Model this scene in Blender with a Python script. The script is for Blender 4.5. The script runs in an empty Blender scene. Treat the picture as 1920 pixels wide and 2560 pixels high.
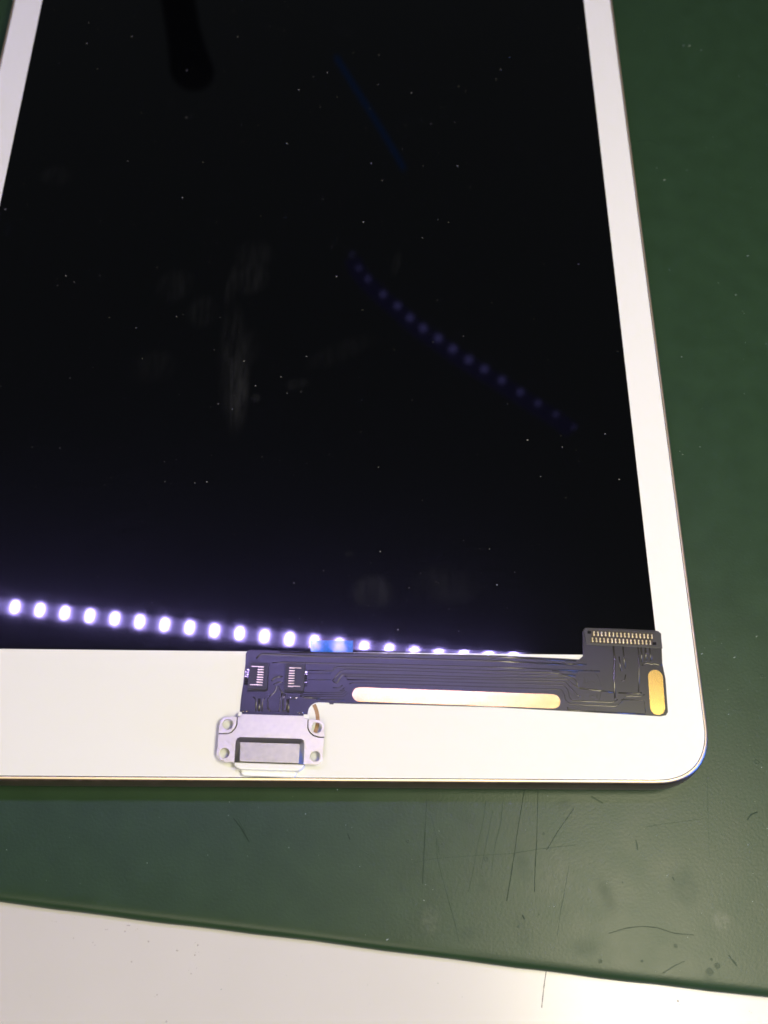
import bpy, bmesh, math, random
from mathutils import Vector, Matrix
random.seed(7)
scene = bpy.context.scene
COL = scene.collection
MM = 0.001
GZ = 6.1            # height of the tablet's glass above the mat, mm
FZ = GZ + .16       # top of the flexible circuit
PZ = GZ + 1.5       # top of the port's mounting plate

# ------------------------------------------------------------------ camera
CAM_LOC = (13.5239, -27.6231, 165.4196)  # mm
CAM_ROT = ((0.9998338,-0.0105954,-0.0148386),(0.0034382,0.9087870,-0.4172461),(0.0179061,0.4171257,0.9086724))

cd = bpy.data.cameras.new('camera'); cam = bpy.data.objects.new('camera', cd); COL.objects.link(cam)
m3 = Matrix(CAM_ROT); cam.matrix_world = Matrix.Translation(Vector(CAM_LOC) * MM) @ m3.to_4x4()
cd.sensor_fit = 'VERTICAL'; cd.sensor_height = 36; cd.sensor_width = 27; cd.lens = 36 * 2516 / 2560
cd.clip_start = .005; cd.clip_end = 20
cd.dof.use_dof = True; cd.dof.focus_distance = .1655; cd.dof.aperture_fstop = 26
scene.camera = cam

# ------------------------------------------------------------------ world, light, exposure
world = bpy.data.worlds.new('World'); scene.world = world; world.use_nodes = True
bg = world.node_tree.nodes['Background']; bg.inputs[0].default_value = (.86, .95, 1.0, 1); bg.inputs[1].default_value = .055
scene.view_settings.view_transform = 'Standard'; scene.view_settings.look = 'None'
scene.view_settings.exposure = 0; scene.view_settings.gamma = 1
scene.cycles.use_denoising = True
scene.cycles.caustics_reflective = False; scene.cycles.caustics_refractive = False
scene.cycles.max_bounces = 6; scene.cycles.sample_clamp_indirect = 6; scene.cycles.filter_width = 1.6
WARM = (1.0, .935, .65); LEDC = (.42, .33, 1.0)
def area(name, loc, size, power, colour, aim):
    l = bpy.data.lights.new(name, 'AREA'); l.shape = 'DISK'; l.size = size * MM; l.energy = power; l.color = colour
    o = bpy.data.objects.new(name, l); COL.objects.link(o); o.location = Vector(loc) * MM
    o.rotation_euler = (Vector(aim) * MM - o.location).to_track_quat('-Z', 'Y').to_euler(); return o
dl = area('desk_lamp_light', (136, -32, 306), 60, 1.07, WARM, (95, -32, 0))
dl.data.shape = 'RECTANGLE'; dl.data.size = .06; dl.data.size_y = .15; dl.rotation_euler = (0, math.radians(8), 0)    # a warm tube lamp along the right
area('fill_light', (-120, -620, 1050), 500, 5.2, (1.0, .90, .68), (0, 60, 0))  # added soft fill from behind the camera, lifts the upper bezel

# ------------------------------------------------------------------ measured outlines (mm, glass plane unless noted)
FLEX = [[-5.618,20.445],[-0.785,20.346],[5.75,20.187],[18.828,20.079],[34.549,19.879],[45.027,19.464],[48.166,19.288],[48.829,19.869],[48.992,22.597],[49.099,24.114],[49.374,24.566],[49.855,24.744],[55.373,24.622],[61.082,24.397],[61.73,24.23],[62.151,23.819],[61.774,18.698],[62.011,16.157],[61.778,10.713],[61.397,10.193],[60.478,10.025],[58.112,10.136],[45.45,10.793],[34.18,11.307],[18.801,11.608],[11.094,11.657],[7.409,11.745],[5.809,11.797],[5.173,11.695],[4.612,11.302],[4.249,10.719],[4.119,9.883],[4.1,9.498],[-6.643,9.8],[-6.711,10.377],[-6.65,12.444],[-6.448,14.863],[-6.368,16.713],[-6.288,18.045],[-6.329,19.79],[-6.097,20.265]]
PADS = [[[43.396,11.139],[43.756,11.186],[44.084,11.341],[44.348,11.59],[44.522,11.908],[44.589,12.265],[44.543,12.625],[44.387,12.953],[44.138,13.217],[43.82,13.391],[43.463,13.458],[12.351,14.363],[11.991,14.316],[11.663,14.161],[11.399,13.912],[11.225,13.594],[11.158,13.237],[11.204,12.877],[11.36,12.549],[11.609,12.285],[11.927,12.111],[12.284,12.044]],[[58.961,11.51],[59.004,11.134],[59.161,10.789],[59.417,10.51],[59.746,10.324],[60.117,10.248],[60.493,10.291],[60.838,10.448],[61.117,10.703],[61.303,11.033],[61.379,11.404],[61.599,16.383],[61.556,16.759],[61.399,17.104],[61.143,17.383],[60.814,17.569],[60.443,17.645],[60.067,17.602],[59.722,17.445],[59.443,17.19],[59.257,16.86],[59.181,16.489]]]
TRACES = [[0.22,[[-1.942,15.241],[-1.577,15.721],[-1.122,15.964],[-0.113,16.012]]],[0.18,[[-1.604,14.688],[-1.077,15.01],[-0.77,15.092],[-0.109,15.057]]],[0.2,[[-4.74,12.615],[-4.217,12.228],[-4.146,10.283]]],[0.3,[[-3.725,12.388],[-3.648,10.287]]],[0.16,[[-2.801,12.395],[-3.21,12.118],[-3.188,10.291]]],[0.17,[[-2.193,12.557],[-2.346,12.242],[-2.293,10.763],[-1.771,10.302]]],[0.17,[[-2.201,12.713],[-1.681,13.11],[-1.24,13.585],[-1.046,14.376],[-0.74,14.458],[-0.475,13.749],[0.091,13.203]]],[0.2,[[-0.14,13.201],[-0.363,12.18],[-0.373,10.739],[-0.545,10.311]]],[0.2,[[0.442,13.127],[0.12,12.575],[0.138,10.471],[0.525,10.397]]],[0.3,[[0.939,12.347],[0.995,10.168]]],[0.14,[[0.6,12.188],[0.673,12.266],[0.713,10.476]]],[0.2,[[2.73,12.91],[3.514,12.602],[5.981,12.465]]],[0.12,[[3.482,13.466],[5.953,13.392]]],[0.1,[[3.268,16.64],[7.638,16.596]]],[0.1,[[3.93,15.528],[7.665,15.519]]],[0.16,[[8.008,14.252],[9.094,14.261],[9.55,14.701]]],[0.16,[[9.142,13.827],[9.492,13.751],[9.869,14.307]]],[0.1,[[3.385,13.426],[9.422,13.435],[9.954,13.913]]],[0.1,[[3.397,13.111],[9.583,13.122],[10.191,13.678]]],[0.1,[[3.408,12.797],[9.744,12.809],[10.428,13.443]]],[0.14,[[5.355,12.304],[9.91,12.222]]],[0.2,[[-0.774,20.109],[16.211,19.921],[34.538,19.609],[47.622,19.047]]],[0.24,[[-4.559,18.998],[-3.888,19.812],[-0.233,19.675],[5.773,19.425],[16.213,19.314],[34.507,18.9],[47.24,18.338]]],[0.18,[[-1.923,18.284],[-0.175,18.399],[5.807,18.283],[16.217,18.172],[34.462,17.86],[51.412,17.335]]],[0.17,[[3.873,17.085],[7.937,17.033],[8.082,17.481],[8.616,17.686],[16.219,17.65],[34.435,17.224],[43.55,17.001],[47.427,16.501]]],[0.15,[[7.894,15.403],[8.583,16.282],[9.189,17.011],[9.969,17.257],[16.22,17.19],[34.411,16.658],[46.123,16.49],[47.382,15.902],[47.67,14.582]]],[0.17,[[7.979,15.324],[8.615,14.928],[9.058,15.888],[9.511,16.495],[16.223,16.472],[34.386,16.093],[46.021,15.991],[46.928,15.071],[47.735,14.583],[53.379,13.839]]],[0.17,[[9.834,16.173],[10.767,16.128],[16.224,16.027],[34.37,15.728],[45.662,15.524],[47.384,13.398],[47.817,13.139]]],[0.15,[[10.234,15.594],[16.226,15.551],[34.346,15.166],[45.299,14.992],[45.949,14.108],[46.121,12.93],[46.534,12.411],[53.031,12.169],[53.923,12.73]]],[0.15,[[10.634,14.872],[11.101,15.113],[16.228,15.017],[34.319,14.539],[44.856,14.23],[45.318,13.446],[45.391,12.663],[46.106,11.854],[53.423,11.522],[54.037,11.884],[55.122,13.099],[55.854,13.302],[57.786,13.186],[58.277,13.551]]],[0.2,[[47.841,14.516],[50.394,14.179],[53.413,13.847]]],[0.2,[[54.088,13.793],[57.494,13.619],[57.873,13.883]]],[0.16,[[45.618,11.367],[45.757,10.876],[58.085,10.329]]],[0.12,[[54.473,12.672],[58.206,12.583],[58.135,10.586]]],[0.28,[[53.991,21.666],[54.026,19.454],[53.639,16.299],[53.46,12.841]]],[0.2,[[54.774,19.828],[54.805,17.394]]],[0.22,[[55.559,21.556],[55.551,17.764]]],[0.14,[[54.774,15.828],[55.234,15.712],[55.575,16.797]]],[0.2,[[58.073,21.579],[58,19],[57.35,13.938]]],[0.22,[[58.576,21.583],[58.415,18.882]]],[0.26,[[59.258,21.466],[59.191,19.133]]],[0.2,[[59.977,21.472],[59.941,19.139]]],[0.2,[[58.335,18.334],[59.337,18.829],[59.899,18.529],[60.513,18.717],[60.966,18.514],[61.794,18.485]]],[0.2,[[43.654,18.572],[49.331,18.439]]],[0.14,[[43.574,17.359],[47.81,17.154]]]]
STAMP = [[0.09,[[48.041,16.096],[48.363,16.7],[48.871,17.146],[49.522,17.414],[50.086,17.56],[50.486,17.16],[50.922,16.721],[51.224,16.122],[51.358,15.404],[51.368,14.608]]],[0.09,[[51.316,14.012],[51.183,13.378],[50.979,12.825],[50.86,12.352]]],[0.08,[[48.453,16.34],[48.8,16.262],[48.758,15.742],[48.491,15.34],[48.89,15.423],[49.213,15.546]]],[0.07,[[49.259,16.106],[49.213,15.546],[50.234,15.554],[50.41,15.316]]],[0.06,[[48.016,14.779],[48.52,14.723],[48.985,14.668]]],[0.08,[[49.332,13.166],[49.94,13.447],[50.027,13.093]]],[0.07,[[50.248,12.937],[50.638,12.94],[50.731,13.572]]],[0.09,[[47.327,11.423],[47.529,11.034]]],[0.09,[[50.284,11.524],[49.928,10.975]]]]
BCON = [[49.538,24.713],[61.701,24.074],[62.07,23.602],[62.045,21.244],[60.915,21.295],[49.485,21.811],[49.319,24.235]]
BWELL = [[50.601,24.277],[60.923,23.809],[60.393,21.692],[50.143,22.07]]
BHOLES = [[[49.893,24.145],[50.492,24.126],[50.453,23.651],[49.854,23.67]],[[60.544,22.313],[61.141,22.293],[61.087,21.798],[60.49,21.817]]]
BPINS = [[50.934,23.693],[51.571,23.663],[52.207,23.634],[52.844,23.604],[53.48,23.575],[54.117,23.546],[54.753,23.516],[55.39,23.487],[56.026,23.457],[56.663,23.428],[57.299,23.399],[57.935,23.369],[58.572,23.34],[59.208,23.31],[59.844,23.281],[60.481,23.251],[50.604,22.615],[51.239,22.588],[51.873,22.561],[52.508,22.535],[53.142,22.508],[53.776,22.481],[54.411,22.455],[55.045,22.428],[55.679,22.401],[56.314,22.375],[56.948,22.348],[57.582,22.321],[58.217,22.295],[58.851,22.268],[59.485,22.241],[60.119,22.215]]
S1 = [[-5.587,18.132],[-2.501,17.998],[-2.519,13.825],[-5.68,13.839]]
S1P = [[[-4.153,17.477],[-3.231,17.42]],[[-4.181,16.996],[-3.193,16.989]],[[-4.204,16.581],[-3.208,16.541]],[[-4.227,16.166],[-3.225,16.127]],[[-4.251,15.753],[-3.241,15.705]],[[-4.259,15.34],[-3.257,15.293]],[[-4.266,14.928],[-3.274,14.881]],[[-4.257,14.486],[-3.312,14.438]]]
S1L = [[[-5.166,17.5],[-4.114,17.477]],[[-5.276,14.485],[-4.218,14.47]]]
S1T = [[[-6.157,17.092],[-5.646,17.017]],[[-6.21,16.692],[-5.661,16.616]],[[-6.227,16.332],[-5.671,16.257]],[[-6.244,15.973],[-5.68,15.898]],[[-6.255,15.639],[-5.691,15.564]],[[-6.266,15.321],[-5.696,15.246]],[[-6.26,14.956],[-5.714,14.897]]]
S2 = [[0.305,17.998],[3.429,17.888],[3.356,13.519],[0.148,13.689]]
S2P = [[[0.916,17.32],[1.812,17.287]],[[0.881,16.863],[1.815,16.839]],[[0.868,16.44],[1.816,16.424]],[[0.854,16.026],[1.817,16.01]],[[0.841,15.612],[1.819,15.597]],[[0.828,15.192],[1.805,15.176]],[[0.815,14.772],[1.791,14.757]],[[0.82,14.291],[1.702,14.266]]]
S2L = [[[1.773,17.311],[2.826,17.272]],[[1.662,14.298],[2.769,14.259]]]
S2T = [[[3.366,16.813],[3.835,16.777]],[[3.343,16.389],[3.811,16.353]],[[3.319,15.973],[3.787,15.937]],[[3.319,15.535],[3.771,15.499]],[[3.319,15.114],[3.771,15.078]],[[3.318,14.718],[3.754,14.682]]]
CAPC = [[1.206,12.729],[2.212,12.659],[2.184,12.384],[1.18,12.455]]
SOLDER = [[-6.205,10.321],[-5.592,10.31],[2.457,10.194],[2.726,10.158],[3.226,10.123]]
PLATE = [[-6.194,9.554],[3.449,9.341],[3.599,8.975],[4.196,8.83],[4.199,7.438],[4.507,6.737],[5.148,6.176],[5.969,5.934],[6.851,5.906],[6.813,4.86],[6.742,2.63],[6.535,2.053],[5.985,1.762],[3.918,1.792],[-6.943,2.061],[-8.317,2.084],[-9.096,2.388],[-9.675,3.293],[-9.646,4.743],[-9.672,6.35],[-8.274,6.361],[-7.591,6.603],[-7.033,7.219],[-6.794,7.902],[-6.822,9.044],[-6.311,9.243]]
LUGL = [[-6.962,9.112],[-8.758,9.099],[-9.336,8.751],[-9.612,8.177],[-9.654,6.542],[-8.321,6.529],[-7.725,6.737],[-7.198,7.319],[-6.959,8.004]]
LUGR = [[4.329,8.786],[5.879,8.729],[6.572,8.391],[6.876,7.685],[6.865,6.075],[6.005,6.114],[5.251,6.334],[4.622,6.873],[4.34,7.484]]
HOLES = [[-8.324,7.914],[5.66,7.506],[-8.522,3.434],[5.576,3.032]]
TABS = [[[-6.606,9.943],[-6.238,9.9],[-6.246,9.29],[-6.883,9.286]],[[3.541,9.63],[4.307,9.59],[4.331,8.912],[3.679,8.987],[3.487,9.25]]]
BOXO = [[-6.952,4.762],[-6.91,5.323],[-6.714,5.774],[-6.278,6.003],[3.32,5.791],[3.725,5.535],[3.893,4.952],[3.897,3.276],[3.883,1.814],[-6.943,2.061],[-6.954,3.423]]
BOXI = [[-6.031,4.583],[-6.026,4.862],[-5.963,4.918],[-5.718,4.942],[2.795,4.758],[3.076,4.726],[3.146,4.649],[3.17,4.315],[3.139,3.094],[3.076,1.827],[-5.949,2.04],[-5.992,3.252]]
LIP = [[[-6.905,2.004],[3.936,1.737],[3.868,1.45],[3.571,1.064],[3.137,0.787],[2.751,0.718],[-5.868,0.924],[-6.324,1.107],[-6.697,1.379],[-6.859,1.652]]]
TONGUE = [[-5.866,1.156],[2.746,0.938],[2.665,0.168],[2.341,-0.097],[-5.467,0.114],[-5.762,0.387]]
NUB = [[7.449,11.89],[8.298,11.873],[8.113,11.544],[7.534,11.578]]
BLUE = [[4.173,22.173],[11.106,22.201],[11.104,20.364],[4.233,20.405]]
MATEDGE = [[-42.548,-17.818],[-25.792,-19.721],[0.644,-22.574],[16.497,-24.414],[32.243,-26.158],[53.27,-28.583],[74.16,-30.635]]
CRACK = [[41.181,-27.102],[40.718,-29.146],[40.334,-31.212],[40.175,-32.123]]
SPECKS = [[-34.517,-20.387],[-33.807,-20.48],[-22.902,-20.987],[-22.647,-20.962],[-23.197,-21.826],[-21.303,-21.459],[-11.906,-23.683],[-11.671,-24.697],[-12.227,-25.098],[-11.824,-26.92],[-12.577,-27.665],[-17.451,-30.552],[-21.709,-26.07],[-19.447,-23.238],[-27.896,-23.39],[-14.971,-24.45],[-15.729,-34.155],[-30.919,-22.809],[-26.191,-21.551],[60.796,-31.15],[71.679,-32.712]]
SCR = [[0.1,1,[[39.037,-0.427],[38.424,-3.143],[37.709,-6.175],[36.844,-10.546],[36.138,-13.802],[35.339,-17.335]]],[0.09,1,[[41.164,-0.778],[40.638,-7.039],[40.342,-9.835],[39.996,-12.591],[39.706,-15.978]]],[0.09,1,[[23.254,-2.156],[22.908,-7.14],[22.566,-12.337],[22.444,-14.883]]],[0.07,0,[[32.712,-2.278],[32.225,-5.321],[31.173,-9.016],[30.311,-12.981],[29.493,-16.026]]],[0.07,0,[[33.759,-3.887],[32.878,-7.434],[32.013,-10.916],[31.587,-12.633]]],[0.07,0,[[35.507,-2.081],[34.973,-5.66],[33.903,-9.175],[33.22,-12.454]]],[0.09,0,[[24.719,-8.18],[24.758,-10.954],[25.427,-13.685],[26.42,-17.376],[27.398,-20.832],[27.861,-23.263]]],[0.06,0,[[23.865,-4.482],[24.296,-6.252],[24.973,-9.224],[25.128,-10.608]]],[0.09,1,[[46.751,-3.451],[43.909,-7.021],[41.983,-9.826]]],[0.06,0,[[20.947,-11.832],[24.574,-11.127],[30.933,-10.663],[36.397,-10.375],[40.991,-9.658],[46.679,-9.019]]],[0.06,0,[[45.377,-12.05],[44.371,-15.956],[43.421,-19.288],[42.863,-22.234]]],[0.16,1,[[37.643,-19.313],[37.962,-19.969]]],[0.2,0,[[49.675,-1.541],[50.562,-2.078],[51.447,-2.614]]],[0.05,0,[[68.946,2.893],[68.271,-3.68],[67.527,-10.73]]],[0.09,1,[[50.734,-21.877],[53.372,-21.133],[55.707,-20.845],[58.173,-21.031],[60.742,-21.837],[63.726,-22.069]]],[0.12,0,[[58.345,-27.378],[60.212,-26.342],[61.866,-25.7]]],[0.2,0,[[68.652,-24.875],[69.089,-25.514],[69.678,-26.309]]],[0.16,0,[[56.191,-8.181],[56.303,-8.88],[56.306,-9.75]]],[0.16,1,[[74.399,-5.075],[74.864,-4.447],[75.477,-4.086],[76.264,-3.812]]],[0.15,1,[[61.338,-13.678],[61.63,-14.271]]],[0.05,0,[[57.957,-6.235],[61.714,-5.682],[67.364,-4.938]]],[0.2,1,[[-7.416,-5.236],[-5.969,-6.923],[-4.683,-8.915]]],[0.1,0,[[-6.74,-5.313],[-5.449,-7.241]]],[0.16,1,[[10.676,-7.472],[11.111,-8.43]]],[0.07,0,[[12.799,-10.011],[14.967,-11.027]]],[0.06,0,[[-5.198,-0.21],[-5.454,-5.791]]],[0.2,0,[[71.345,138.405],[74.248,138.782],[76.465,137.258]]]]
DENT = [[0.42,32.457,-11.172],[0.3,20.155,-8.554],[0.22,41.681,-7.385],[0.22,36.935,-20.956],[0.12,31.73,-13.654],[0.15,25.524,-8.96],[0.55,65.451,-27.117],[0.45,66.696,-26.319],[0.2,65.936,-25.445],[0.3,49.073,-25.746],[0.3,60.708,-23.619],[0.12,53.469,-14.565],[0.18,55.378,-25.723],[0.12,40.225,-19.219],[0.5,77.243,4.02],[0.35,80.396,18.501]]
LIGHTSPOT = [[0.38,70.582,22.277],[0.18,71.275,23.359],[0.25,77.976,3.249],[0.3,76.124,21.713],[0.16,74.253,16.116],[0.3,80.493,25.456],[0.14,73.172,24.69],[0.5,86.44,167.852],[0.35,89.043,166.515],[0.3,85.193,167.962],[0.35,91.114,107.389],[0.3,87.219,97.479],[0.25,74.392,82.475],[0.22,84.086,100.391],[0.28,74.794,130.726],[0.22,81.322,130.248],[0.4,76.065,127.411],[0.25,96.709,158.576],[0.2,87.51,85.973],[0.22,91.574,85.781],[0.2,85.572,74.234],[0.25,71.99,60.838],[0.25,75.46,62.492],[0.18,74.472,103.497],[0.14,42.702,-1.53],[0.1,42.66,-2.181],[0.3,16.908,-22.903],[0.12,22.89,-15.049],[0.18,22.591,-17.31],[0.15,69.288,-13.212],[0.17,74.115,-13.137],[0.2,73.451,-17.196],[0.2,73.929,-8.871],[0.3,60.545,-13.477],[0.12,57.744,-6.502],[0.16,59.563,-7.584],[0.22,8.901,-0.752],[0.14,-8.217,-2.792],[0.14,-8.245,-4.867],[0.16,1.498,-9.676],[0.14,10.351,-6.233],[0.12,11.297,-6.631],[0.13,12.633,-12.421],[0.09,6.182,-10.805],[0.1,1.17,-7.075],[0.12,1.807,-1.874],[0.1,-3.565,-3.616],[0.14,13.714,-22.225]]
STAR = [68.175,-20.005]
STAIN = [[29.252,-6.223,4,5],[29.168,-9.027,2,1.6],[37.961,-11.745,1.6,4],[31.673,-15.176,1.4,1.6],[28.772,-22.128,4,1.6],[37.44,-21.443,1.8,4],[50.926,-16.764,1.8,4],[47.129,-23.833,3,2],[62.986,-15.026,3,4],[65.483,-28.849,1.5,2.5],[45.132,-2.742,2,1.3],[32.506,-2.819,1.6,1]]
DUST = [[-36.983,124.537],[-21.461,124.531],[-13.663,130.165],[-35.548,137.945],[-25.979,136.786],[-24.908,115.066],[-9.723,164.581],[-16.749,161.08],[-6.441,163.297],[-1.081,160.342],[-18.194,169.277],[-34.499,167.856],[-40.087,166.715],[-38.353,165.536],[-46.392,150.577],[-40.018,160.58],[-18.941,150.431],[-27.044,150.528],[-22.449,148.481],[-2.582,145.382],[0.404,149.229],[1.39,142.796],[2.181,140.512],[3.398,150.668],[5.66,143.525],[9.017,156.793],[14.543,156.262],[14.489,147.338],[12.781,140.263],[12.019,134.617],[6.108,130.585],[-4.453,130.027],[13.223,124.985],[15.489,120.434],[3.522,115.245],[-3.786,110.318],[11.761,109.506],[-45.749,95.201],[-43.928,93.739],[-47.004,92.828],[-39.204,95.373],[-28.407,97.533],[-22.292,86.483],[-23.534,86.018],[-36.198,85.591],[-30.887,83.309],[-29.046,76.482],[-37.917,74.391],[-41.83,72.028],[1.494,77.428],[11.878,88.159],[6.706,95.938],[-7.643,70.865],[-3.074,72.861],[0.701,69.794],[-1.763,69.397],[11.947,68.153],[11.814,61.479],[6.318,56.778],[2.338,54.884],[-5.649,56.088],[-14.713,56.311],[-22.438,50.989],[-22.891,54.9],[-20.794,55.313],[-15.08,51.032],[-17.175,50.77],[-31.977,51.629],[-32.864,50.2],[-46.624,57.55],[-39.055,53.064],[-60.005,111.4],[-54.247,70.084],[-40.678,108.762],[-33.88,107.975],[-21.553,68.753],[-14.189,66.913],[-11.613,65.831],[-10.103,76.238],[-15.236,85.932],[-58.194,168.405],[-50.081,164.63],[-47.764,162.718],[-49.642,158.18],[27.276,166.428],[14.611,156.19],[14.504,147.338],[41.292,152.503],[43.48,156.147],[29.33,146.967],[31.948,147.17],[33.37,145.78],[28.007,140.95],[23.727,137.056],[25.814,136.28],[19.648,128.873],[27.345,128.172],[23.975,124.488],[33.107,125.526],[31.128,124.635],[33.496,118.938],[46.082,122.533],[23.543,105.768],[28.88,109.768],[26.758,110.466],[54.31,99.754],[31.081,82.431],[60.1,79.51],[26.243,90.653],[38.759,67.609],[41.981,60.143],[48.117,61.069],[48.219,58.793],[15.094,54.275],[43.93,52.811],[57.906,52.41],[17.9,79.183],[46.852,77.369],[56.181,61.576],[48.097,48.639],[22.823,47.868],[40.205,149.366],[21.69,145.017],[13.919,35.982],[22.4,34.172],[20.393,31.542],[34.259,38.761],[29.829,40.331],[35.268,32.212],[36.787,28.104],[38.375,34.548],[27.04,27.831],[18.522,24.144],[14.508,26.62],[2.155,25.922],[1.012,32.202],[24.951,32.68],[25.387,32.45],[15.51,38.075],[13.601,28.261],[28.556,23.986],[5.912,25.354],[10.317,33.654],[5.916,34.473],[-31.973,32.972],[-22.465,28.442],[-2.432,55.507],[-41.691,57.415],[21.192,68.232]]
SMUDGE = [[-9.404,100.894,4.6,4.6,0,0.5],[-9.777,95.103,4,4.8,-0.3,0.7],[-13.598,93.485,1.5,6.5,-0.1,0.7],[-24.476,93.299,4.2,5,-0.3,0.5],[-18.701,87.293,3.6,4.6,0,0.5],[-11.832,75.02,3.6,17,0.07,0.8],[-10.462,70.331,2,10,0.05,1.3],[-12.118,71.241,0.45,11,0.06,1.2],[-26.832,74.794,5.5,4.5,0.3,0.35],[-8.872,79.551,2,5,0,0.4],[14.258,30.705,4.2,4,0,1.4],[26.701,32.125,7,4.5,0,0.6],[10.247,37.617,1.2,0.7,0,0.8],[-0.218,71.355,3,1.6,0.2,0.6],[-7.417,68.251,1.2,1.2,0,0.8],[18.299,99.179,1.2,4,-0.2,0.5],[-51.121,120.248,4,3.5,0,0.35],[7.749,78.492,9,3,0.5,0.25]]
LEDS = [[-289.03,201.26,486.1],[-272.12,199.35,486.1],[-255.23,197.45,486.1],[-238.37,195.55,486.1],[-221.53,193.66,486.1],[-204.73,191.76,486.1],[-187.95,189.87,486.1],[-171.2,187.99,486.1],[-154.48,186.1,486.1],[-137.78,184.22,486.1],[-121.11,182.34,486.1],[-104.46,180.47,486.1],[-87.85,178.59,486.1],[-71.26,176.73,486.1],[-54.69,174.86,486.1],[-38.16,172.99,486.1],[-21.64,171.14,486.1],[-5.16,169.28,486.1],[11.3,167.42,486.1],[27.73,165.57,486.1],[44.13,163.72,486.1],[60.51,161.88,486.1],[76.87,160.04,486.1],[93.19,158.19,486.1],[109.49,156.36,486.1]]
LEDS2 = [[-5.08,587.19,606.1],[1.53,571.47,606.1],[10.24,559.2,606.1],[24.42,542.19,606.1],[37.68,529.42,606.1],[48.96,516.32,606.1],[60.86,505.12,606.1],[74.46,494.49,606.1],[87.19,483.09,606.1],[101.22,471.83,606.1],[114.83,462.35,606.1],[130.01,450.9,606.1],[145.69,438.76,606.1],[160.56,427.54,606.1],[175.62,416.45,606.1],[190.41,403.87,606.1]]
BLUELINE = [[-26.15,845.85,606.1],[-8.79,808.99,606.1],[5.99,778.62,606.1],[22.46,743.65,606.1],[34.51,717.4,606.1],[44.35,694.22,606.1]]
CLUB = [[-159.89,757.6,426.1],[-142.31,671.82,426.1],[-129.99,620.71,426.1]]

# ------------------------------------------------------------------ materials
def mat(name, col, rough=.5, metal=0., spec=.5, emit=None, bump=None, var=None, **kw):
    m = bpy.data.materials.new(name); m.use_nodes = True; nt = m.node_tree; b = nt.nodes['Principled BSDF']
    b.inputs['Base Color'].default_value = (*col, 1); b.inputs['Roughness'].default_value = rough
    b.inputs['Metallic'].default_value = metal; b.inputs['Specular IOR Level'].default_value = spec
    for k, v in kw.items(): b.inputs[k.replace('_', ' ')].default_value = v
    if emit:
        b.inputs['Emission Color'].default_value = (*emit[0], 1); b.inputs['Emission Strength'].default_value = emit[1]
    if bump or var:
        tc = nt.nodes.new('ShaderNodeTexCoord')
    if bump:                                   # (scale per metre, strength, distance mm, stretch xyz)
        mp = nt.nodes.new('ShaderNodeMapping'); mp.inputs['Scale'].default_value = bump[3] if len(bump) > 3 else (1, 1, 1)
        n = nt.nodes.new('ShaderNodeTexNoise'); n.inputs['Scale'].default_value = bump[0]; n.inputs['Detail'].default_value = 5
        bp = nt.nodes.new('ShaderNodeBump'); bp.inputs['Strength'].default_value = bump[1]; bp.inputs['Distance'].default_value = bump[2] * MM
        nt.links.new(tc.outputs['Object'], mp.inputs[0]); nt.links.new(mp.outputs[0], n.inputs['Vector'])
        nt.links.new(n.outputs['Fac'], bp.inputs['Height']); nt.links.new(bp.outputs[0], b.inputs['Normal'])
    if var:                                    # (scale, amount, roughness amount)
        n = nt.nodes.new('ShaderNodeTexNoise'); n.inputs['Scale'].default_value = var[0]; n.inputs['Detail'].default_value = 6
        nt.links.new(tc.outputs['Object'], n.inputs['Vector'])
        mr = nt.nodes.new('ShaderNodeMapRange'); mr.inputs[1].default_value = .3; mr.inputs[2].default_value = .7
        mr.inputs[3].default_value = 1 - var[1]; mr.inputs[4].default_value = 1 + var[1]
        mx = nt.nodes.new('ShaderNodeMix'); mx.data_type = 'RGBA'; mx.blend_type = 'MULTIPLY'; mx.inputs[0].default_value = 1
        mx.inputs[6].default_value = (*col, 1)
        nt.links.new(n.outputs['Fac'], mr.inputs[0]); nt.links.new(mr.outputs[0], mx.inputs[7]); nt.links.new(mx.outputs[2], b.inputs['Base Color'])
        if len(var) > 2:
            r2 = nt.nodes.new('ShaderNodeMapRange'); r2.inputs[1].default_value = .3; r2.inputs[2].default_value = .7
            r2.inputs[3].default_value = rough - var[2]; r2.inputs[4].default_value = rough + var[2]
            nt.links.new(n.outputs['Fac'], r2.inputs[0]); nt.links.new(r2.outputs[0], b.inputs['Roughness'])
    return m

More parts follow.
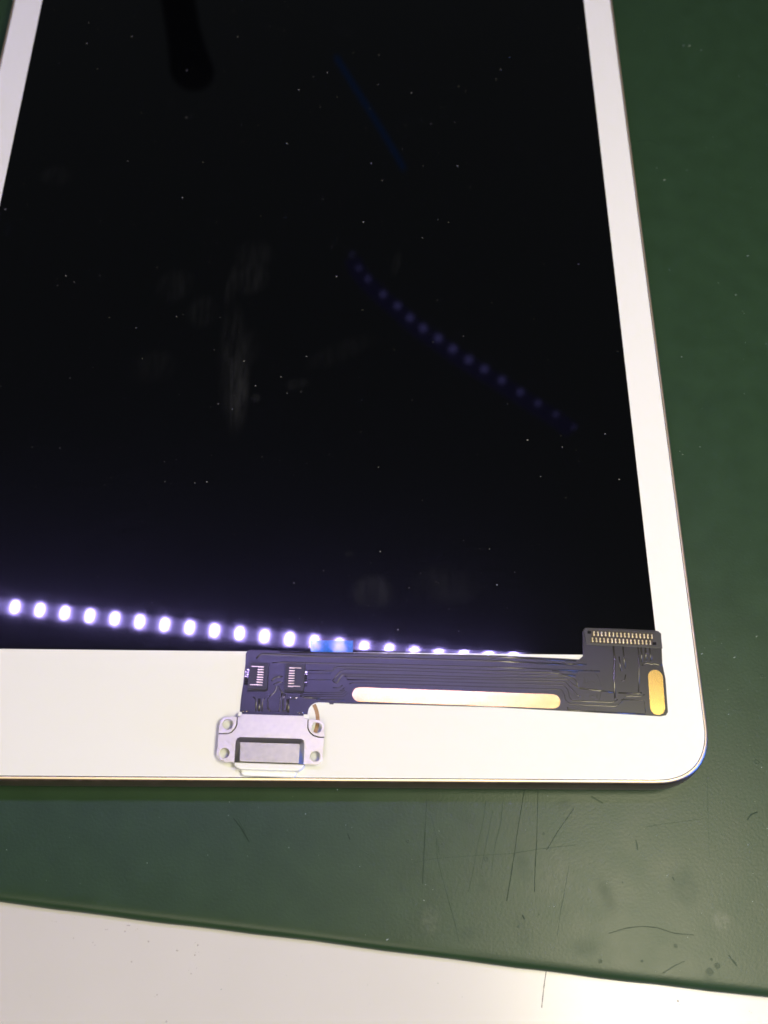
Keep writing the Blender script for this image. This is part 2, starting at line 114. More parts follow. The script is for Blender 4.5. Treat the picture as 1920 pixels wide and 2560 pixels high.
def ellipse_mask(nt, items, soft, noise_scale=None):
    """sum of soft ellipses at places on the surface: items (x, y, rx, ry, angle, weight) in mm, object coordinates"""
    tc = nt.nodes.new('ShaderNodeTexCoord'); total = None
    for x, y, rx, ry, a, w in items:
        mp = nt.nodes.new('ShaderNodeMapping'); mp.vector_type = 'TEXTURE'
        mp.inputs['Location'].default_value = (x * MM, y * MM, 0); mp.inputs['Rotation'].default_value = (0, 0, a)
        mp.inputs['Scale'].default_value = (rx * MM, ry * MM, 1)
        nt.links.new(tc.outputs['Object'], mp.inputs[0])
        ln = nt.nodes.new('ShaderNodeVectorMath'); ln.operation = 'LENGTH'
        mul = nt.nodes.new('ShaderNodeVectorMath'); mul.operation = 'MULTIPLY'; mul.inputs[1].default_value = (1, 1, 0)
        nt.links.new(mp.outputs[0], mul.inputs[0]); nt.links.new(mul.outputs[0], ln.inputs[0])
        mr = nt.nodes.new('ShaderNodeMapRange'); mr.interpolation_type = 'SMOOTHSTEP'
        mr.inputs[1].default_value = 1 - soft; mr.inputs[2].default_value = 1.0; mr.inputs[3].default_value = w; mr.inputs[4].default_value = 0
        nt.links.new(ln.outputs['Value'], mr.inputs[0])
        if total is None: total = mr.outputs[0]
        else:
            ad = nt.nodes.new('ShaderNodeMath'); ad.operation = 'ADD'
            nt.links.new(total, ad.inputs[0]); nt.links.new(mr.outputs[0], ad.inputs[1]); total = ad.outputs[0]
    if noise_scale:
        mp = nt.nodes.new('ShaderNodeMapping'); mp.inputs['Scale'].default_value = noise_scale[1]
        nz = nt.nodes.new('ShaderNodeTexNoise'); nz.inputs['Scale'].default_value = noise_scale[0]; nz.inputs['Detail'].default_value = 6
        nt.links.new(tc.outputs['Object'], mp.inputs[0]); nt.links.new(mp.outputs[0], nz.inputs['Vector'])
        r = nt.nodes.new('ShaderNodeMapRange'); r.inputs[1].default_value = .35; r.inputs[2].default_value = .65; r.inputs[3].default_value = .3; r.inputs[4].default_value = 1.6
        nt.links.new(nz.outputs['Fac'], r.inputs[0])
        m2 = nt.nodes.new('ShaderNodeMath'); m2.operation = 'MULTIPLY'
        nt.links.new(total, m2.inputs[0]); nt.links.new(r.outputs[0], m2.inputs[1]); total = m2.outputs[0]
    return total

def screen_material():
    m = bpy.data.materials.new('screen glass'); m.use_nodes = True; nt = m.node_tree; b = nt.nodes['Principled BSDF']
    out = nt.nodes['Material Output']
    b.inputs['Roughness'].default_value = .03; b.inputs['IOR'].default_value = 1.5
    msk = ellipse_mask(nt, [tuple(s) for s in SMUDGE], .6, (520, (1.5, .3, 1)))
    mx = nt.nodes.new('ShaderNodeMix'); mx.data_type = 'RGBA'; mx.inputs[6].default_value = (.0008, .0009, .0012, 1); mx.inputs[7].default_value = (.0042, .0044, .0048, 1)
    mx.clamp_factor = False
    nt.links.new(msk, mx.inputs[0]); nt.links.new(mx.outputs[2], b.inputs['Base Color'])
    g = nt.nodes.new('ShaderNodeBsdfPrincipled'); g.inputs['Roughness'].default_value = .26; g.inputs['IOR'].default_value = 1.5
    nt.links.new(mx.outputs[2], g.inputs['Base Color'])
    g2 = nt.nodes.new('ShaderNodeBsdfPrincipled'); g2.inputs['Roughness'].default_value = .11; g2.inputs['IOR'].default_value = 1.5
    nt.links.new(mx.outputs[2], g2.inputs['Base Color'])
    s0 = nt.nodes.new('ShaderNodeMixShader'); s0.inputs[0].default_value = .034     # greasy film over part of the glass
    nt.links.new(b.outputs[0], s0.inputs[1]); nt.links.new(g2.outputs[0], s0.inputs[2])
    s = nt.nodes.new('ShaderNodeMixShader'); s.inputs[0].default_value = .055
    nt.links.new(s0.outputs[0], s.inputs[1]); nt.links.new(g.outputs[0], s.inputs[2]); nt.links.new(s.outputs[0], out.inputs[0])
    return m

def mat_material():
    m = mat('green rubber', (.0185, .043, .019), .38, spec=.29, bump=(2200, .35, .06), var=(200, .08, .018)); nt = m.node_tree; b = nt.nodes['Principled BSDF']
    cur = b.inputs['Base Color'].links[0].from_socket
    msk = ellipse_mask(nt, [(x, y, rx, ry, .3, .16) for x, y, rx, ry in STAIN], .9, (300, (1, 1, 1)))
    mx = nt.nodes.new('ShaderNodeMix'); mx.data_type = 'RGBA'; mx.inputs[7].default_value = (.011, .03, .014, 1)
    nt.links.new(msk, mx.inputs[0]); nt.links.new(cur, mx.inputs[6])
    st = ellipse_mask(nt, [(STAR[0], STAR[1], 1.7, 1.9, .2, .25), (43.5, -13.5, 9, 6, 0, .05), (23.5, -20.2, 2.2, 2.6, 0, .12)], .8, (900, (1, 1, 1)))
    m2 = nt.nodes.new('ShaderNodeMix'); m2.data_type = 'RGBA'; m2.inputs[7].default_value = (.16, .17, .13, 1)
    nt.links.new(st, m2.inputs[0]); nt.links.new(mx.outputs[2], m2.inputs[6]); nt.links.new(m2.outputs[2], b.inputs['Base Color'])
    # worn patches: a second, broader relief and uneven gloss
    ra = nt.nodes.new('ShaderNodeMath'); ra.operation = 'MULTIPLY_ADD'; ra.inputs[1].default_value = .22
    old = b.inputs['Roughness'].links[0].from_socket
    nt.links.new(msk, ra.inputs[0]); nt.links.new(old, ra.inputs[2]); nt.links.new(ra.outputs[0], b.inputs['Roughness'])
    return m

M_GLASSW = mat('white bezel glass', (.79, .79, .78), .06, spec=.5)
M_SCREEN = screen_material()
M_BODY = mat('champagne aluminium', (.27, .19, .155), .40, 1.0, bump=(6000, .02, .004), var=(900, .12, .08))
M_CHAMF = mat('polished champagne edge', (.90, .74, .52), .42, .85, bump=(4000, .08, .01))
M_GAP = mat('black gasket', (.02, .018, .016), .6)
M_RING = mat('gold metal ring', (.34, .22, .09), .42, .7)
M_BLUE = mat('blue film', (.006, .12, .55), .06, spec=.2, var=(3000, .2))
M_MAT = mat_material()
M_SCR = mat('cut in rubber', (.009, .024, .011), .6, spec=.2)
M_SCR2 = mat('faint score in rubber', (.0135, .035, .0155), .5, spec=.25)
M_DENT = mat('dented rubber', (.0145, .037, .016), .45, spec=.3)
M_BENCH = mat('white laminate', (.55, .53, .52), .28, bump=(1500, .03, .02), var=(25, .03))
M_FLEX = mat('black coverlay', (.014, .013, .015), .28, spec=.55, bump=(9000, .08, .006, (.5, 1.6, 1)))
M_TRACE = mat('coverlay over copper', (.085, .080, .070), .22, .6, bump=(9000, .06, .006))
M_INK = mat('stamp ink', (.008, .007, .007), .5)
M_GOLD = mat('gold plating', (1.0, .67, .22), .215, 1.0, bump=(5000, .05, .01))
M_PIN = mat('gold contact', (1.0, .86, .52), .34, 1.0)
M_SOCK = mat('black moulded plastic', (.022, .021, .022), .38, bump=(9000, .12, .01))
M_WELL = mat('brown laminate', (.030, .018, .008), .5)
M_STEEL = mat('brushed steel', (.66, .63, .58), .50, 1.0, bump=(3500, .12, .02, (3, .4, 1)), var=(1200, .05, .05))
M_STEEL2 = mat('shaded steel slope', (.50, .48, .47), .32, 1.0)  # darker steel copy, the dark surroundings the slopes mirror put into colour
M_STEEL3 = mat('shaded brushed steel top', (.47, .45, .425), .48, 1.0, bump=(3500, .14, .02, (3, .4, 1)), var=(1200, .08, .05))  # darker copy of the bracket's steel, shading of the box top put in
M_LIP = mat('white moulded plastic', (.78, .78, .77), .3, spec=.5, bump=(2000, .05, .02))
M_SOLD = mat('solder', (.85, .78, .62), .2, 1.0)
M_EDGE = mat('cream laminate edge', (.55, .50, .36), .5)
M_DUST = mat('pale dust', (.34, .34, .33), .9)
M_DUSTG = mat('pale grit', (.25, .30, .26), .9)
M_DIRT = mat('grey dirt', (.42, .39, .38), .8)
M_LED = mat('lit violet white led', (.8, .8, .8), .5, emit=(LEDC, 680))
M_LED2 = mat('dim violet led', (.1, .1, .1), .5, emit=((.30, .27, .90), 1.5))
M_BLUEL = mat('added blue streak glow', (.02, .02, .05), .5, emit=((.02, .16, .65), .4))
M_BLUEB = mat('added blue glint glow', (.02, .05, .3), .4, emit=((.03, .16, 1.0), 45.0))
M_BLACK = mat('black plastic and seam shade', (.006, .006, .006), .8, spec=.1)
M_ALU = mat('white strip board', (.6, .6, .6), .5)

# ------------------------------------------------------------------ mesh helpers (all sizes in mm)
def link(name, bm, material, parent=None, loc=(0, 0, 0), bevel=0, smooth=False):
    bmesh.ops.recalc_face_normals(bm, faces=bm.faces)
    bmesh.ops.scale(bm, vec=(MM, MM, MM), verts=bm.verts)
    me = bpy.data.meshes.new(name); bm.to_mesh(me); bm.free()
    for mt in (material if isinstance(material, (list, tuple)) else [material]): me.materials.append(mt)
    if smooth:
        for p in me.polygons: p.use_smooth = True
    o = bpy.data.objects.new(name, me); COL.objects.link(o); o.location = Vector(loc) * MM
    if parent is not None:
        o.parent = parent
        if parent.get('_base'): o.matrix_parent_inverse = Matrix.Identity(4)
    if bevel:
        md = o.modifiers.new('bevel', 'BEVEL'); md.width = bevel * MM; md.segments = 2; md.limit_method = 'ANGLE'; md.angle_limit = .6
    return o
def tag(o, label=None, category=None, group=None, kind=None):
    if label: o['label'] = label
    if category: o['category'] = category
    if group: o['group'] = group
    if kind: o['kind'] = kind
    return o
def thing(name, label, category, group=None):
    o = bpy.data.objects.new(name, None); COL.objects.link(o); o.empty_display_size = .01
    return tag(o, label, category, group)
def plate(outer, z0, z1, holes=()):
    bm = bmesh.new()
    for loop in (outer, *holes):
        vs = [bm.verts.new((x, y, z0)) for x, y in loop]
        for i in range(len(vs)): bm.edges.new((vs[i], vs[(i + 1) % len(vs)]))
    bmesh.ops.triangle_fill(bm, use_beauty=True, use_dissolve=False, edges=bm.edges[:])
    if not holes:
        bmesh.ops.dissolve_limit(bm, angle_limit=.01, verts=bm.verts[:], edges=bm.edges[:])
    r = bmesh.ops.extrude_face_region(bm, geom=bm.faces[:])
    for v in r['geom']:
        if isinstance(v, bmesh.types.BMVert): v.co.z = z1
    return bm
def circle(x, y, r, n=28): return [(x + r * math.cos(6.283185 * i / n), y + r * math.sin(6.283185 * i / n)) for i in range(n)]
def ribbon(points, w, z0, z1, bm=None, top=.6, jit=0, rnd=False):
    bm = bm or bmesh.new(); P = [Vector((x, y)) for x, y in points]
    # soften the corners
    Q = [P[0]]
    for i in range(1, len(P) - 1):
        a, b, c = P[i - 1], P[i], P[i + 1]; d = min((a - b).length, (c - b).length, 1.6) * .3
        p0, p1 = b + (a - b).normalized() * d, b + (c - b).normalized() * d
        Q += [p0, (p0 + 2 * b + p1) / 4, p1]
    Q.append(P[-1]); rows = []
    for i, q in enumerate(Q):
        t = (Q[min(i + 1, len(Q) - 1)] - Q[max(i - 1, 0)]).normalized(); n = Vector((-t.y, t.x)); ww = w * (1 + random.uniform(-jit, jit))
        rows.append([bm.verts.new((q + n * k * ww / 2).to_tuple() + (z,)) for k, z in (((1, z0), (.8, z0 + .36 * (z1 - z0)), (.5, z0 + .75 * (z1 - z0)), (0, z1), (-.5, z0 + .75 * (z1 - z0)), (-.8, z0 + .36 * (z1 - z0)), (-1, z0)) if rnd else ((1, z0), (top, z1), (-top, z1), (-1, z0)))])
    for a, b in zip(rows, rows[1:]):
        n = len(a)
        for k in range(n): bm.faces.new((a[k], a[(k + 1) % n], b[(k + 1) % n], b[k])).smooth = rnd and k < n - 1
    bm.faces.new(rows[0]); bm.faces.new(rows[-1][::-1]); return bm
def box(bm, cx, cy, cz, sx, sy, sz, rot=0):
    M = Matrix.Translation((cx, cy, cz)) @ Matrix.Rotation(rot, 4, 'Z') @ Matrix.Diagonal((sx, sy, sz, 1))
    bmesh.ops.create_cube(bm, size=1, matrix=M); return bm
def lump(bm, cx, cy, cz, rx, ry, rz, seg=8, rot=0):
    M = Matrix.Translation((cx, cy, cz)) @ Matrix.Rotation(rot, 4, 'Z') @ Matrix.Diagonal((rx, ry, rz, 1))
    bmesh.ops.create_uvsphere(bm, u_segments=seg, v_segments=max(4, seg // 2), radius=1, matrix=M); return bm
def flake(bm, x, y, z, r):
    n = random.randint(5, 7); a0 = random.random() * 6.28; st = random.uniform(.6, 1); vs = []
    for i in range(n):
        a = a0 + 6.283 * i / n; q = r * random.uniform(.6, 1.1); vs.append(bm.verts.new((x + q * math.cos(a), y + q * st * math.sin(a), z)))
    t = bm.verts.new((x + r * random.uniform(-.2, .2), y, z + r * random.uniform(.35, .6)))
    for i in range(n): bm.faces.new((vs[i], vs[(i + 1) % n], t))
def rrect(x0, y0, x1, y1, r, n=14):
    out = []
    for cx, cy, a in ((x1 - r, y1 - r, 0), (x0 + r, y1 - r, 90), (x0 + r, y0 + r, 180), (x1 - r, y0 + r, 270)):
        for i in range(n + 1):
            t = math.radians(a + 90 * i / n); c, s = math.cos(t), math.sin(t); e = 2 / 2.35     # slightly squared corner
            out.append((cx + r * math.copysign(abs(c) ** e, c), cy + r * math.copysign(abs(s) ** e, s)))
    return out

# ------------------------------------------------------------------ bench and mat
def bench():
    bm = bmesh.new()
    g = .06; cr = [Vector(p) for p in CRACK]
    box(bm, 0, 0, -14.2, 1600, 1600, 24)
    o = link('bench', bm, M_BENCH); tag(o, kind='structure')
    link('seam', ribbon(CRACK, .16, -2.2, -2.194, top=.9, jit=.5), mat('grimy seam', (.12, .11, .10), .7), o)
    bm = bmesh.new()
    for x, y in SPECKS:
        flake(bm, x, y, -2.2, random.uniform(.09, .22))
        if random.random() < .6: flake(bm, x + random.uniform(-.6, .6), y + random.uniform(-.6, .6), -2.2, random.uniform(.05, .12))
    for i in range(16): flake(bm, random.uniform(-45, 70), random.uniform(-42, -20), -2.2, random.uniform(.03, .07))
    tag(link('dirt_specks', bm, M_DIRT, o), kind='stuff')
bench()

def work_mat():
    # near edge follows the measured line; cross-section rolls over and down to the bench
    E = [Vector(p) for p in MATEDGE]
    d0 = (E[1] - E[0]).normalized(); d1 = (E[-1] - E[-2]).normalized()
    E = [E[0] - d0 * 350] + E + [E[-1] + d1 * 350]
    F = []
    for a, b in zip(E, E[1:]):
        n = max(1, int((b - a).length / 4)) if (b - a).length < 100 else 12
        F += [a.lerp(b, i / n) for i in range(n)]
    F.append(E[-1])
    prof = [(0, -2.15), (0, -1.1), (.06, -.85), (.2, -.60), (.42, -.36), (.75, -.18), (1.1, -.08), (1.5, -.028), (2.0, -.006), (2.8, 0), (9, 0), (700, 0)]
    bm = bmesh.new(); rows = []
    for i, p in enumerate(F):
        w = .05 * math.sin(i * 1.7) + .03 * math.sin(i * .6)
        rows.append([bm.verts.new((p.x + .08 * q, p.y + q + (w if k < 4 else 0), z)) for k, (q, z) in enumerate(prof)])
    for a, b in zip(rows, rows[1:]):
        for k in range(len(prof) - 1): bm.faces.new((a[k], b[k], b[k + 1], a[k + 1]))
    o = link('work_mat', bm, M_MAT, smooth=True)
    tag(o, 'scratched dark green rubber work mat lying on the white bench', 'mat')
    for w, d, l in SCR:
        link('scratch', ribbon(l, w * 1.15, .0005, .005 + random.random() * .002, top=.7, jit=.35), M_SCR if d else M_SCR2, o)
    for r, x, y in DENT:
        bm = bmesh.new(); n = 12; ring = []
        for rr, z in ((1.0, .002), (.75, .02), (.5, .006)):
            ring.append([bm.verts.new((x + r * rr * math.cos(6.283 * i / n) * (1 + .18 * math.sin(2 * i + x)), y + r * rr * math.sin(6.283 * i / n) * (1 + .15 * math.cos(3 * i + y)), z)) for i in range(n)])
        for a, b in zip(ring, ring[1:]):
            for i in range(n): bm.faces.new((a[i], a[(i + 1) % n], b[(i + 1) % n], b[i]))
        bm.faces.new(ring[-1])
        link('dent', bm, M_DENT, o, smooth=True)
    bm = bmesh.new()
    for r, x, y in LIGHTSPOT:
        flake(bm, x, y, .003, r * .55)
        if r > .25: flake(bm, x + r * .5, y + r * .3, .003, r * .3)
    for i in range(420):
        x, y = random.uniform(-60, 110), random.uniform(-32, 190)
        flake(bm, x, y, .003, random.choice((.03, .04, .05, .05, .07, .1)))
    tag(link('grit', bm, M_DUSTG), kind='stuff')
work_mat()

# ------------------------------------------------------------------ tablet
W2, H = 67.4, 203.2
def tablet():
    t = thing('tablet', 'white and champagne tablet lying face up with its screen off', 'tablet')
    R0 = 8.9
    def loop(out): return rrect(-W2 - out, -out, W2 + out, H + out, R0 + out)
    prof = [(-.02, -.06), (.10, -.10)]                                        # gasket gap round the glass
    bm = bmesh.new(); rows = []
    P = [(-.10, -.30), (-.10, -.04), (-.02, -.04), (-.02, -.12), (.07, -.12), (.07, -.01), (.13, 0), (.40, -.13), (.52, -.25), (.62, -.5), (.70, -.95), (.80, -1.8), (.90, -2.7), (.86, -3.8), (.6, -4.8), (.05, -5.5), (-.9, -6.0), (-2.5, -6.08)]
    for out, z in P: rows.append([bm.verts.new((x, y, GZ + z)) for x, y in loop(out)])
    for k, (a, b) in enumerate(zip(rows, rows[1:])):
        n = len(a)
        for i in range(n):
            f = bm.faces.new((a[i], a[(i + 1) % n], b[(i + 1) % n], b[i]))
            f.material_index = 2 if k < 4 else (1 if k < 7 else 0); f.smooth = k > 5
    bm.faces.new(rows[-1])
    body = link('shell', bm, [M_BODY, M_CHAMF, M_GAP], t)
    # small nicks in the lower edge's anodising
    bm = bmesh.new()
    for x, r in ((-20.5, .16), (-20.2, .1), (-26, .1), (-28.5, .12), (-30, .08), (45, .1), (48, .09), (50, .1), (52, .08), (41, .06), (54.5, .09), (12, .06), (20, .05), (28, .06), (6, .05), (34, .05)):
        lump(bm, x, -.30 if x < 0 else -.84, GZ - (.16 if x < 0 else 3.2), r, .05, .05)
    tag(link('edge_nicks', bm, M_LIP, body), kind='stuff')
    sx, y0, y1 = 6.10, 20.24, H - 20.24
    def yb(x): return y0 - .03 - .0017 * x
    # white glass round the screen, gently rounded at its rim
    bm = bmesh.new()
    out = [loop(-.02), loop(-.06), loop(-.16)]; zs = [-.10, -.03, 0]
    rws = [[bm.verts.new((x, y, GZ + z)) for x, y in l] for l, z in zip(out, zs)]
    for a, b in zip(rws, rws[1:]):
        n = len(a)
        for i in range(n): bm.faces.new((a[i], a[(i + 1) % n], b[(i + 1) % n], b[i])).smooth = True
    inner = [bm.verts.new((x, y, GZ)) for x, y in ((-W2 + sx, yb(-W2 + sx)), (W2 - sx, yb(W2 - sx)), (W2 - sx, y1), (-W2 + sx, y1))]
    ed = []
    top = rws[-1]
    for l in (top, inner):
        for i in range(len(l)):
            a, b = l[i], l[(i + 1) % len(l)]; ed.append(bm.edges.get((a, b)) or bm.edges.new((a, b)))
    bmesh.ops.triangle_fill(bm, use_beauty=True, use_dissolve=False, edges=ed)
    link('bezel', bm, M_GLASSW, t)
    # black screen; its last half millimetre rolls down very slightly at the lower edge
    bm = bmesh.new(); xs = (-W2 + sx + .003, W2 - sx - .003)
    ys = [y0 + .003 + .1 * i for i in range(9)] + [y0 + 2, y0 + 20, y1 - .003]; rows = []
    for y in ys:
        e = max(0, .8 - (y - y0 - .003)); z = -.0045 * e * e
        rows.append([bm.verts.new((x, y + (yb(x) - y0 if y < y0 + 5 else 0), GZ + z)) for x in xs])
    for a, b in zip(rows, rows[1:]): bm.faces.new((a[0], a[1], b[1], b[0]))
    scr = link('screen', bm, M_SCREEN, t, smooth=True)
    b = BLUE
    x0, x1, yt = b[0][0], b[1][0], b[0][1]
    tag(link('film_tab', plate([(x0, yt), (x1, yt), (x1, yb(x1) + .02), (x0 + .05, yb(x0) + .02)], GZ + .004, GZ + .03), M_BLUE, t), 'bright blue film tab at the lower edge of the black screen')
    hb = link('home_button', plate(circle(.53, 8.91, 4.84, 64), GZ + .002, GZ + .004), M_GLASSW, t)
    bm = plate(circle(.53, 8.91, 5.50, 72), GZ + .003, GZ + .03, [circle(.53, 8.91, 4.88, 72)])
    link('ring', bm, M_RING, hb)
tablet()

# ------------------------------------------------------------------ charging port cable
def bar(a, b, w, h, z, name, material, parent, mesh_bevel=.02):
    a, b = Vector(a), Vector(b); d = b - a
    bm = box(bmesh.new(), 0, 0, h / 2, d.length, w, h)
    c = (a + b) / 2
    o = link(name, bm, material, parent, (c.x, c.y, z)); o.rotation_euler = (0, 0, math.atan2(d.y, d.x)); return o

def cable():
    t = thing('charging_port_cable', 'black flexible charging port cable with gold pads laid across the white bezel', 'ribbon cable')
    fx = link('flexible_circuit', plate(FLEX, GZ + .03, FZ), M_FLEX, t, bevel=.03)
    for i, (w, l) in enumerate(TRACES):
        link('trace', ribbon(l, w * 1.15, FZ - .004, FZ + .024 + .05 * w + .0003 * i, rnd=True), M_TRACE, fx)
    bm = bmesh.new()
    for i, (w, l) in enumerate(STAMP): ribbon(l, w, FZ, FZ + .05 + .0004 * i, bm, top=.8, jit=.3)
    link('stamp_mark', bm, M_INK, fx)
    for i, p in enumerate(PADS):
        tag(link('grounding_pad', plate(p, FZ - .01, FZ + .03), M_GOLD, t, bevel=.02), ('long gold pad along the bar', 'short upright gold pad at the right end')[i])
    # pale trimmed edge where the circuit curves round the port
    curve = FLEX[26:34]
    link('cut_edge', ribbon(curve, .16, GZ + .01, FZ + .02, top=.6), M_LIP, fx)
    nub = link('cut_tab', plate(NUB, GZ + .03, FZ - .02), M_FLEX, fx)
    # board connector with 32 contacts
    bc = link('board_connector', plate(BCON, GZ + .10, FZ + .10), M_SOCK, t, bevel=.05)
    link('contact_bed', plate(BWELL, FZ + .09, FZ + .115), M_WELL, bc)
    for h in BHOLES: link('locating_hole', plate(h, FZ + .09, FZ + .12), M_BLACK, bc)
    for k in range(4):
        bm = bmesh.new(); u = (k % 2) * 2 - 1
        lump(bm, 0, .25, .03, .16, .17, .12 - .02 * u, 8); lump(bm, 0, -.25, .03, .185, .18, .12 + .03 * u, 8); lump(bm, u * .03, 0, .02, .13, .30, .08, 8)
        me = link('contact', bm, M_PIN, bc, smooth=True)
        PIN.append(me)
    for i, (x, y) in enumerate(BPINS):
        o = PIN[i] if i < 4 else PIN[(i * 7) % 4].copy()
        if i >= 4: COL.objects.link(o)
        o.location = Vector((x, y, FZ + .115)) * MM; o.rotation_euler = (random.uniform(-.06, .06), random.uniform(-.06, .06), -.035 + random.uniform(-.03, .03)); o.parent = bc
    # two small sockets
    for q, P, L, T, w0, w1 in ((S1, S1P, S1L, S1T, .50, .80), (S2, S2P, S2L, S2T, .16, .46)):
        Q = [Vector(p) for p in q]
        def uv(u, v): 
            a = Q[0].lerp(Q[1], u); b = Q[3].lerp(Q[2], u); return tuple(a.lerp(b, v))
        s = link('connector_socket', plate([tuple(p) for p in Q], FZ - .01, FZ + .30), M_SOCK, t)
        win = [uv(w0, .12), uv(w1, .12), uv(w1, .88), uv(w0, .88)]
        link('socket_frame', plate([tuple(p) for p in Q], FZ + .30, FZ + .55, [win]), M_SOCK, s, bevel=.03)
        link('socket_foot', plate([uv(.02, -.03), uv(.96, -.03), uv(.96, .015), uv(.02, .015)], FZ, FZ + .4), M_SOCK, s)
        link('socket_foot', plate([uv(.06, .97), uv(.94, .97), uv(.96, 1.05), uv(.0, 1.05)], FZ, FZ + .35), M_SOCK, s)
        for a, b in P: bar(a, b, .135, .2, FZ + .38, 'contact', M_PIN, s)
        for a, b in L: bar(a, b, .10, .05, FZ + .55, 'long_contact', M_PIN, s)
        for a, b in T:
            bar(a, b, .13, .12, FZ + .02, 'lead', M_SOLD if random.random() < .6 else M_SOCK, s)
            a, b = Vector(a), Vector(b); m = a.lerp(b, .5) + Vector((0, -.17)); bar(m - Vector((.3, 0)), m + Vector((.3, 0)), .13, .1, FZ + .01, 'lead_gap', M_BLACK, s)
    c = [Vector(p) for p in CAPC]; cp = link('small_component', plate(CAPC, FZ, FZ + .22), M_SOCK, t, bevel=.03)
    for e in (0, 1):
        a = c[0].lerp(c[3], .5) if e == 0 else c[1].lerp(c[2], .5)
        link('solder_end', lump(bmesh.new(), a.x, a.y, FZ + .1, .17, .19, .12), M_SOLD, cp, smooth=True)
    # mounting bracket
    hl = HOLES
    br = link('mounting_bracket', plate(PLATE, PZ - .22, PZ, [circle(*hl[2], .80), circle(*hl[3], .80)]), M_STEEL, t, bevel=.035)
    link('lug', plate(LUGL, PZ - .34, PZ - .06, [circle(*hl[0], .83)]), M_STEEL, br, bevel=.03)
    link('lug', plate(LUGR, PZ - .34, PZ - .06, [circle(*hl[1], .83)]), M_STEEL, br, bevel=.03)
    for q in TABS: link('side_tab', plate(q, PZ - .5, PZ - .16), M_LIP, br, bevel=.03)
    # black strips below the lugs, the shade in the seams put in as colour
    P = [Vector(p) for p in PLATE]; cx = sum(p.x for p in P) / len(P); cy = sum(p.y for p in P) / len(P)
    for l in (LUGL, LUGR):
        s = l[4:] if l is LUGL else l[4:] + l[:1]
        s = s + [l[0]] if l is LUGL else s
        link('seam', ribbon([tuple(p) for p in s], .30, PZ - .42, PZ - .36, top=1), M_BLACK, br)
    # port housing: body under the plate, raised shell, front lip and mouth
    bm = plate([tuple(Vector((cx, cy)).lerp(Vector(p), 1.0)) for p in BOXO], GZ + .05, PZ - .23)
    ph = link('port_housing', bm, M_SOCK, t)
    bm = bmesh.new()
    for x, y in BOXO: bm.verts.new((x, y, PZ - .05))
    for x, y in BOXI: bm.verts.new((x, y, PZ + .9 - .045 * (max(q[1] for q in BOXI) - y)))
    bmesh.ops.convex_hull(bm, input=bm.verts[:])
    for f in bm.faces: f.normal_update()
    bmesh.ops.recalc_face_normals(bm, faces=bm.faces)
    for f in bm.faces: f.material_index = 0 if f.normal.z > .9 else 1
    link('raised_shell', bm, [M_STEEL3, M_STEEL2], ph, bevel=.06)
    link('front_lip', plate(LIP[0], GZ + .3, GZ + 1.85), M_LIP, ph, bevel=.22)
    link('mouth', plate(TONGUE, GZ + .06, GZ + 1.0), M_LIP, ph, bevel=.14)
    bm = bmesh.new()
    for x, y in SOLDER: lump(bm, x, y, FZ + .06, random.uniform(.15, .3), .12, .14, 8, random.uniform(-.5, .5))
    tag(link('solder_joints', bm, M_SOLD, t, smooth=True), kind='stuff')
    e0, e1 = Vector(PLATE[0]), Vector(PLATE[1]); up_ = Vector((0, .14))
    link('insulator_strip', plate([tuple(e0 + up_), tuple(e1 + up_), tuple(e1 - up_), tuple(e0 - up_)], FZ, PZ - .24), M_SOCK, br)
PIN = []
cable()

# ------------------------------------------------------------------ dust on the glass
bm = bmesh.new()
for x, y in DUST: flake(bm, x, y, GZ + .002, random.choice((.05, .06, .07, .09, .13)))
for i in range(260): flake(bm, random.uniform(-60, 60), random.uniform(21, 175), GZ + .002, random.choice((.02, .025, .03, .035, .045)))
tag(link('dust', bm, M_DUST), kind='stuff')

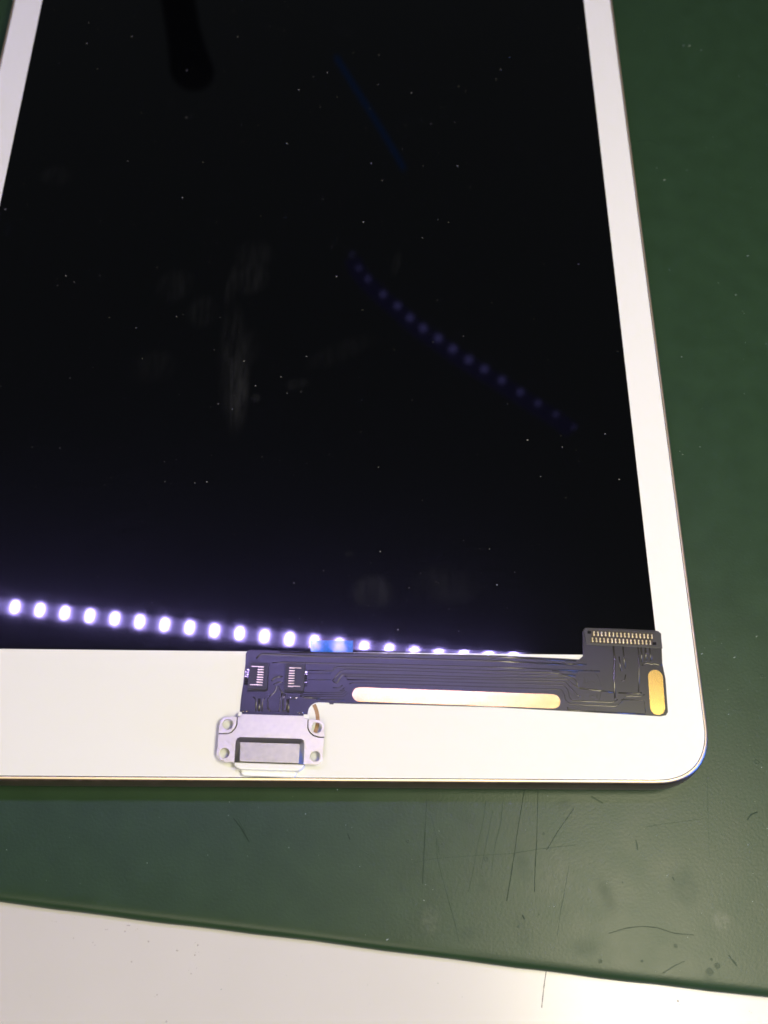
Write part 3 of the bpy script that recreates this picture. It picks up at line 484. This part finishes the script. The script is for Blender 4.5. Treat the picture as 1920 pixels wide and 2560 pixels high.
# ------------------------------------------------------------------ overhead lamp, handle and added glowing things (mirrored in the glass)
def led_strip():
    a, b = Vector(LEDS[0]), Vector(LEDS[-1]); d = b - a; ang = math.atan2(d.y, d.x); c = (a + b) / 2
    t = thing('led_strip_lamp', 'straight strip of violet white leds hanging over the bench, mirrored in the screen', 'lamp')
    t.location = c * MM
    link('strip_board', box(bmesh.new(), 0, 0, 2.0, d.length + 20, 10, 1.4), M_ALU, t).rotation_euler = (0, 0, ang)
    base = None
    for p in LEDS:
        if base is None: o = base = link('led', lump(bmesh.new(), 0, 0, 0, 1.5, 3.7, 1.0, 12), M_LED, t, smooth=True)
        else:
            o = base.copy(); COL.objects.link(o)
        o.location = (Vector(p) - c) * MM; o.rotation_euler = (0, 0, ang)
led_strip()
def dim_strip():  # added LEDs set along the mirrored path of the screen's faint dots
    c = Vector(LEDS2[0])
    t = thing('added_led_ribbon', 'added dim curved ribbon of small violet leds, faintly mirrored in the dark screen', 'lamp')
    t.location = c * MM
    bm = bmesh.new(); base = None
    for k, p in enumerate(LEDS2):
        q = Vector(p) - c; sz = .35 + .75 * math.sin(math.pi * (k + .6) / (len(LEDS2) + .2))
        if base is None: o = base = link('led', lump(bm, 0, 0, 0, 3.4, 3.4, 2.5, 10), M_LED2, t, smooth=True)
        else:
            o = base.copy(); COL.objects.link(o)
        o.location = q * MM; o.scale = (sz, sz, sz)
    link('ribbon_halo', ribbon([(p[0] - c.x, p[1] - c.y) for p in LEDS2], 15, 6, 8, top=1), mat('dim ribbon glow', (.05, .05, .08), .6, emit=((.16, .14, .55), .22)), t)  # backing emits too, adds the haze between the dots
dim_strip()
c = Vector(BLUELINE[0])
o = link('blue_streak_emitter', ribbon([(p[0] - c.x, p[1] - c.y) for p in BLUELINE], 4.2, 0, 3, top=.8), M_BLUEL, None, c)  # added emitter shaped to mirror as the blue streak in the screen
tag(o, 'added thin dim blue emitter overhead, mirrored as a streak near the top of the screen', 'light')
def handle(name, pts3, r0, r1, label, cat):
    bm = bmesh.new(); P = [Vector(p) for p in pts3]; c = P[-1].copy()
    rows = []; n = 16
    S = [P[0].lerp(P[1], i / 6) for i in range(6)] + [P[1].lerp(P[2], i / 8) for i in range(9)]
    for i, s in enumerate(S):
        k = i / (len(S) - 1); r = r0 + (r1 - r0) * max(0, (k - .45) / .55) ** 1.5
        rows.append([bm.verts.new((s.x - c.x + r * math.cos(6.2832 * j / n), s.y - c.y, r * math.sin(6.2832 * j / n))) for j in range(n)])
    for a, b in zip(rows, rows[1:]):
        for j in range(n): bm.faces.new((a[j], a[(j + 1) % n], b[(j + 1) % n], b[j]))
    bm.faces.new(rows[0]); bm.faces.new(rows[-1])
    lump(bm, 0, 0, 0, r1, r1 * .75, r1, 16)
    o = link(name, bm, M_BLACK, None, c, smooth=True); tag(o, label, cat)
handle('tool_handle', CLUB, 14, 17.5, 'dull black tool handle with rounded end hanging overhead, mirrored in the screen', 'handle')
o = link('blue_glint_block', box(bmesh.new(), 0, 0, 28, 14, 60, 56), M_BLUEB, None, (245, -70, .01), bevel=3)  # unseen glowing block added for the blue glint on the tablet's corner
tag(o, 'added glowing blue block on the mat right of the tablet, gives the corner glint', 'lamp')
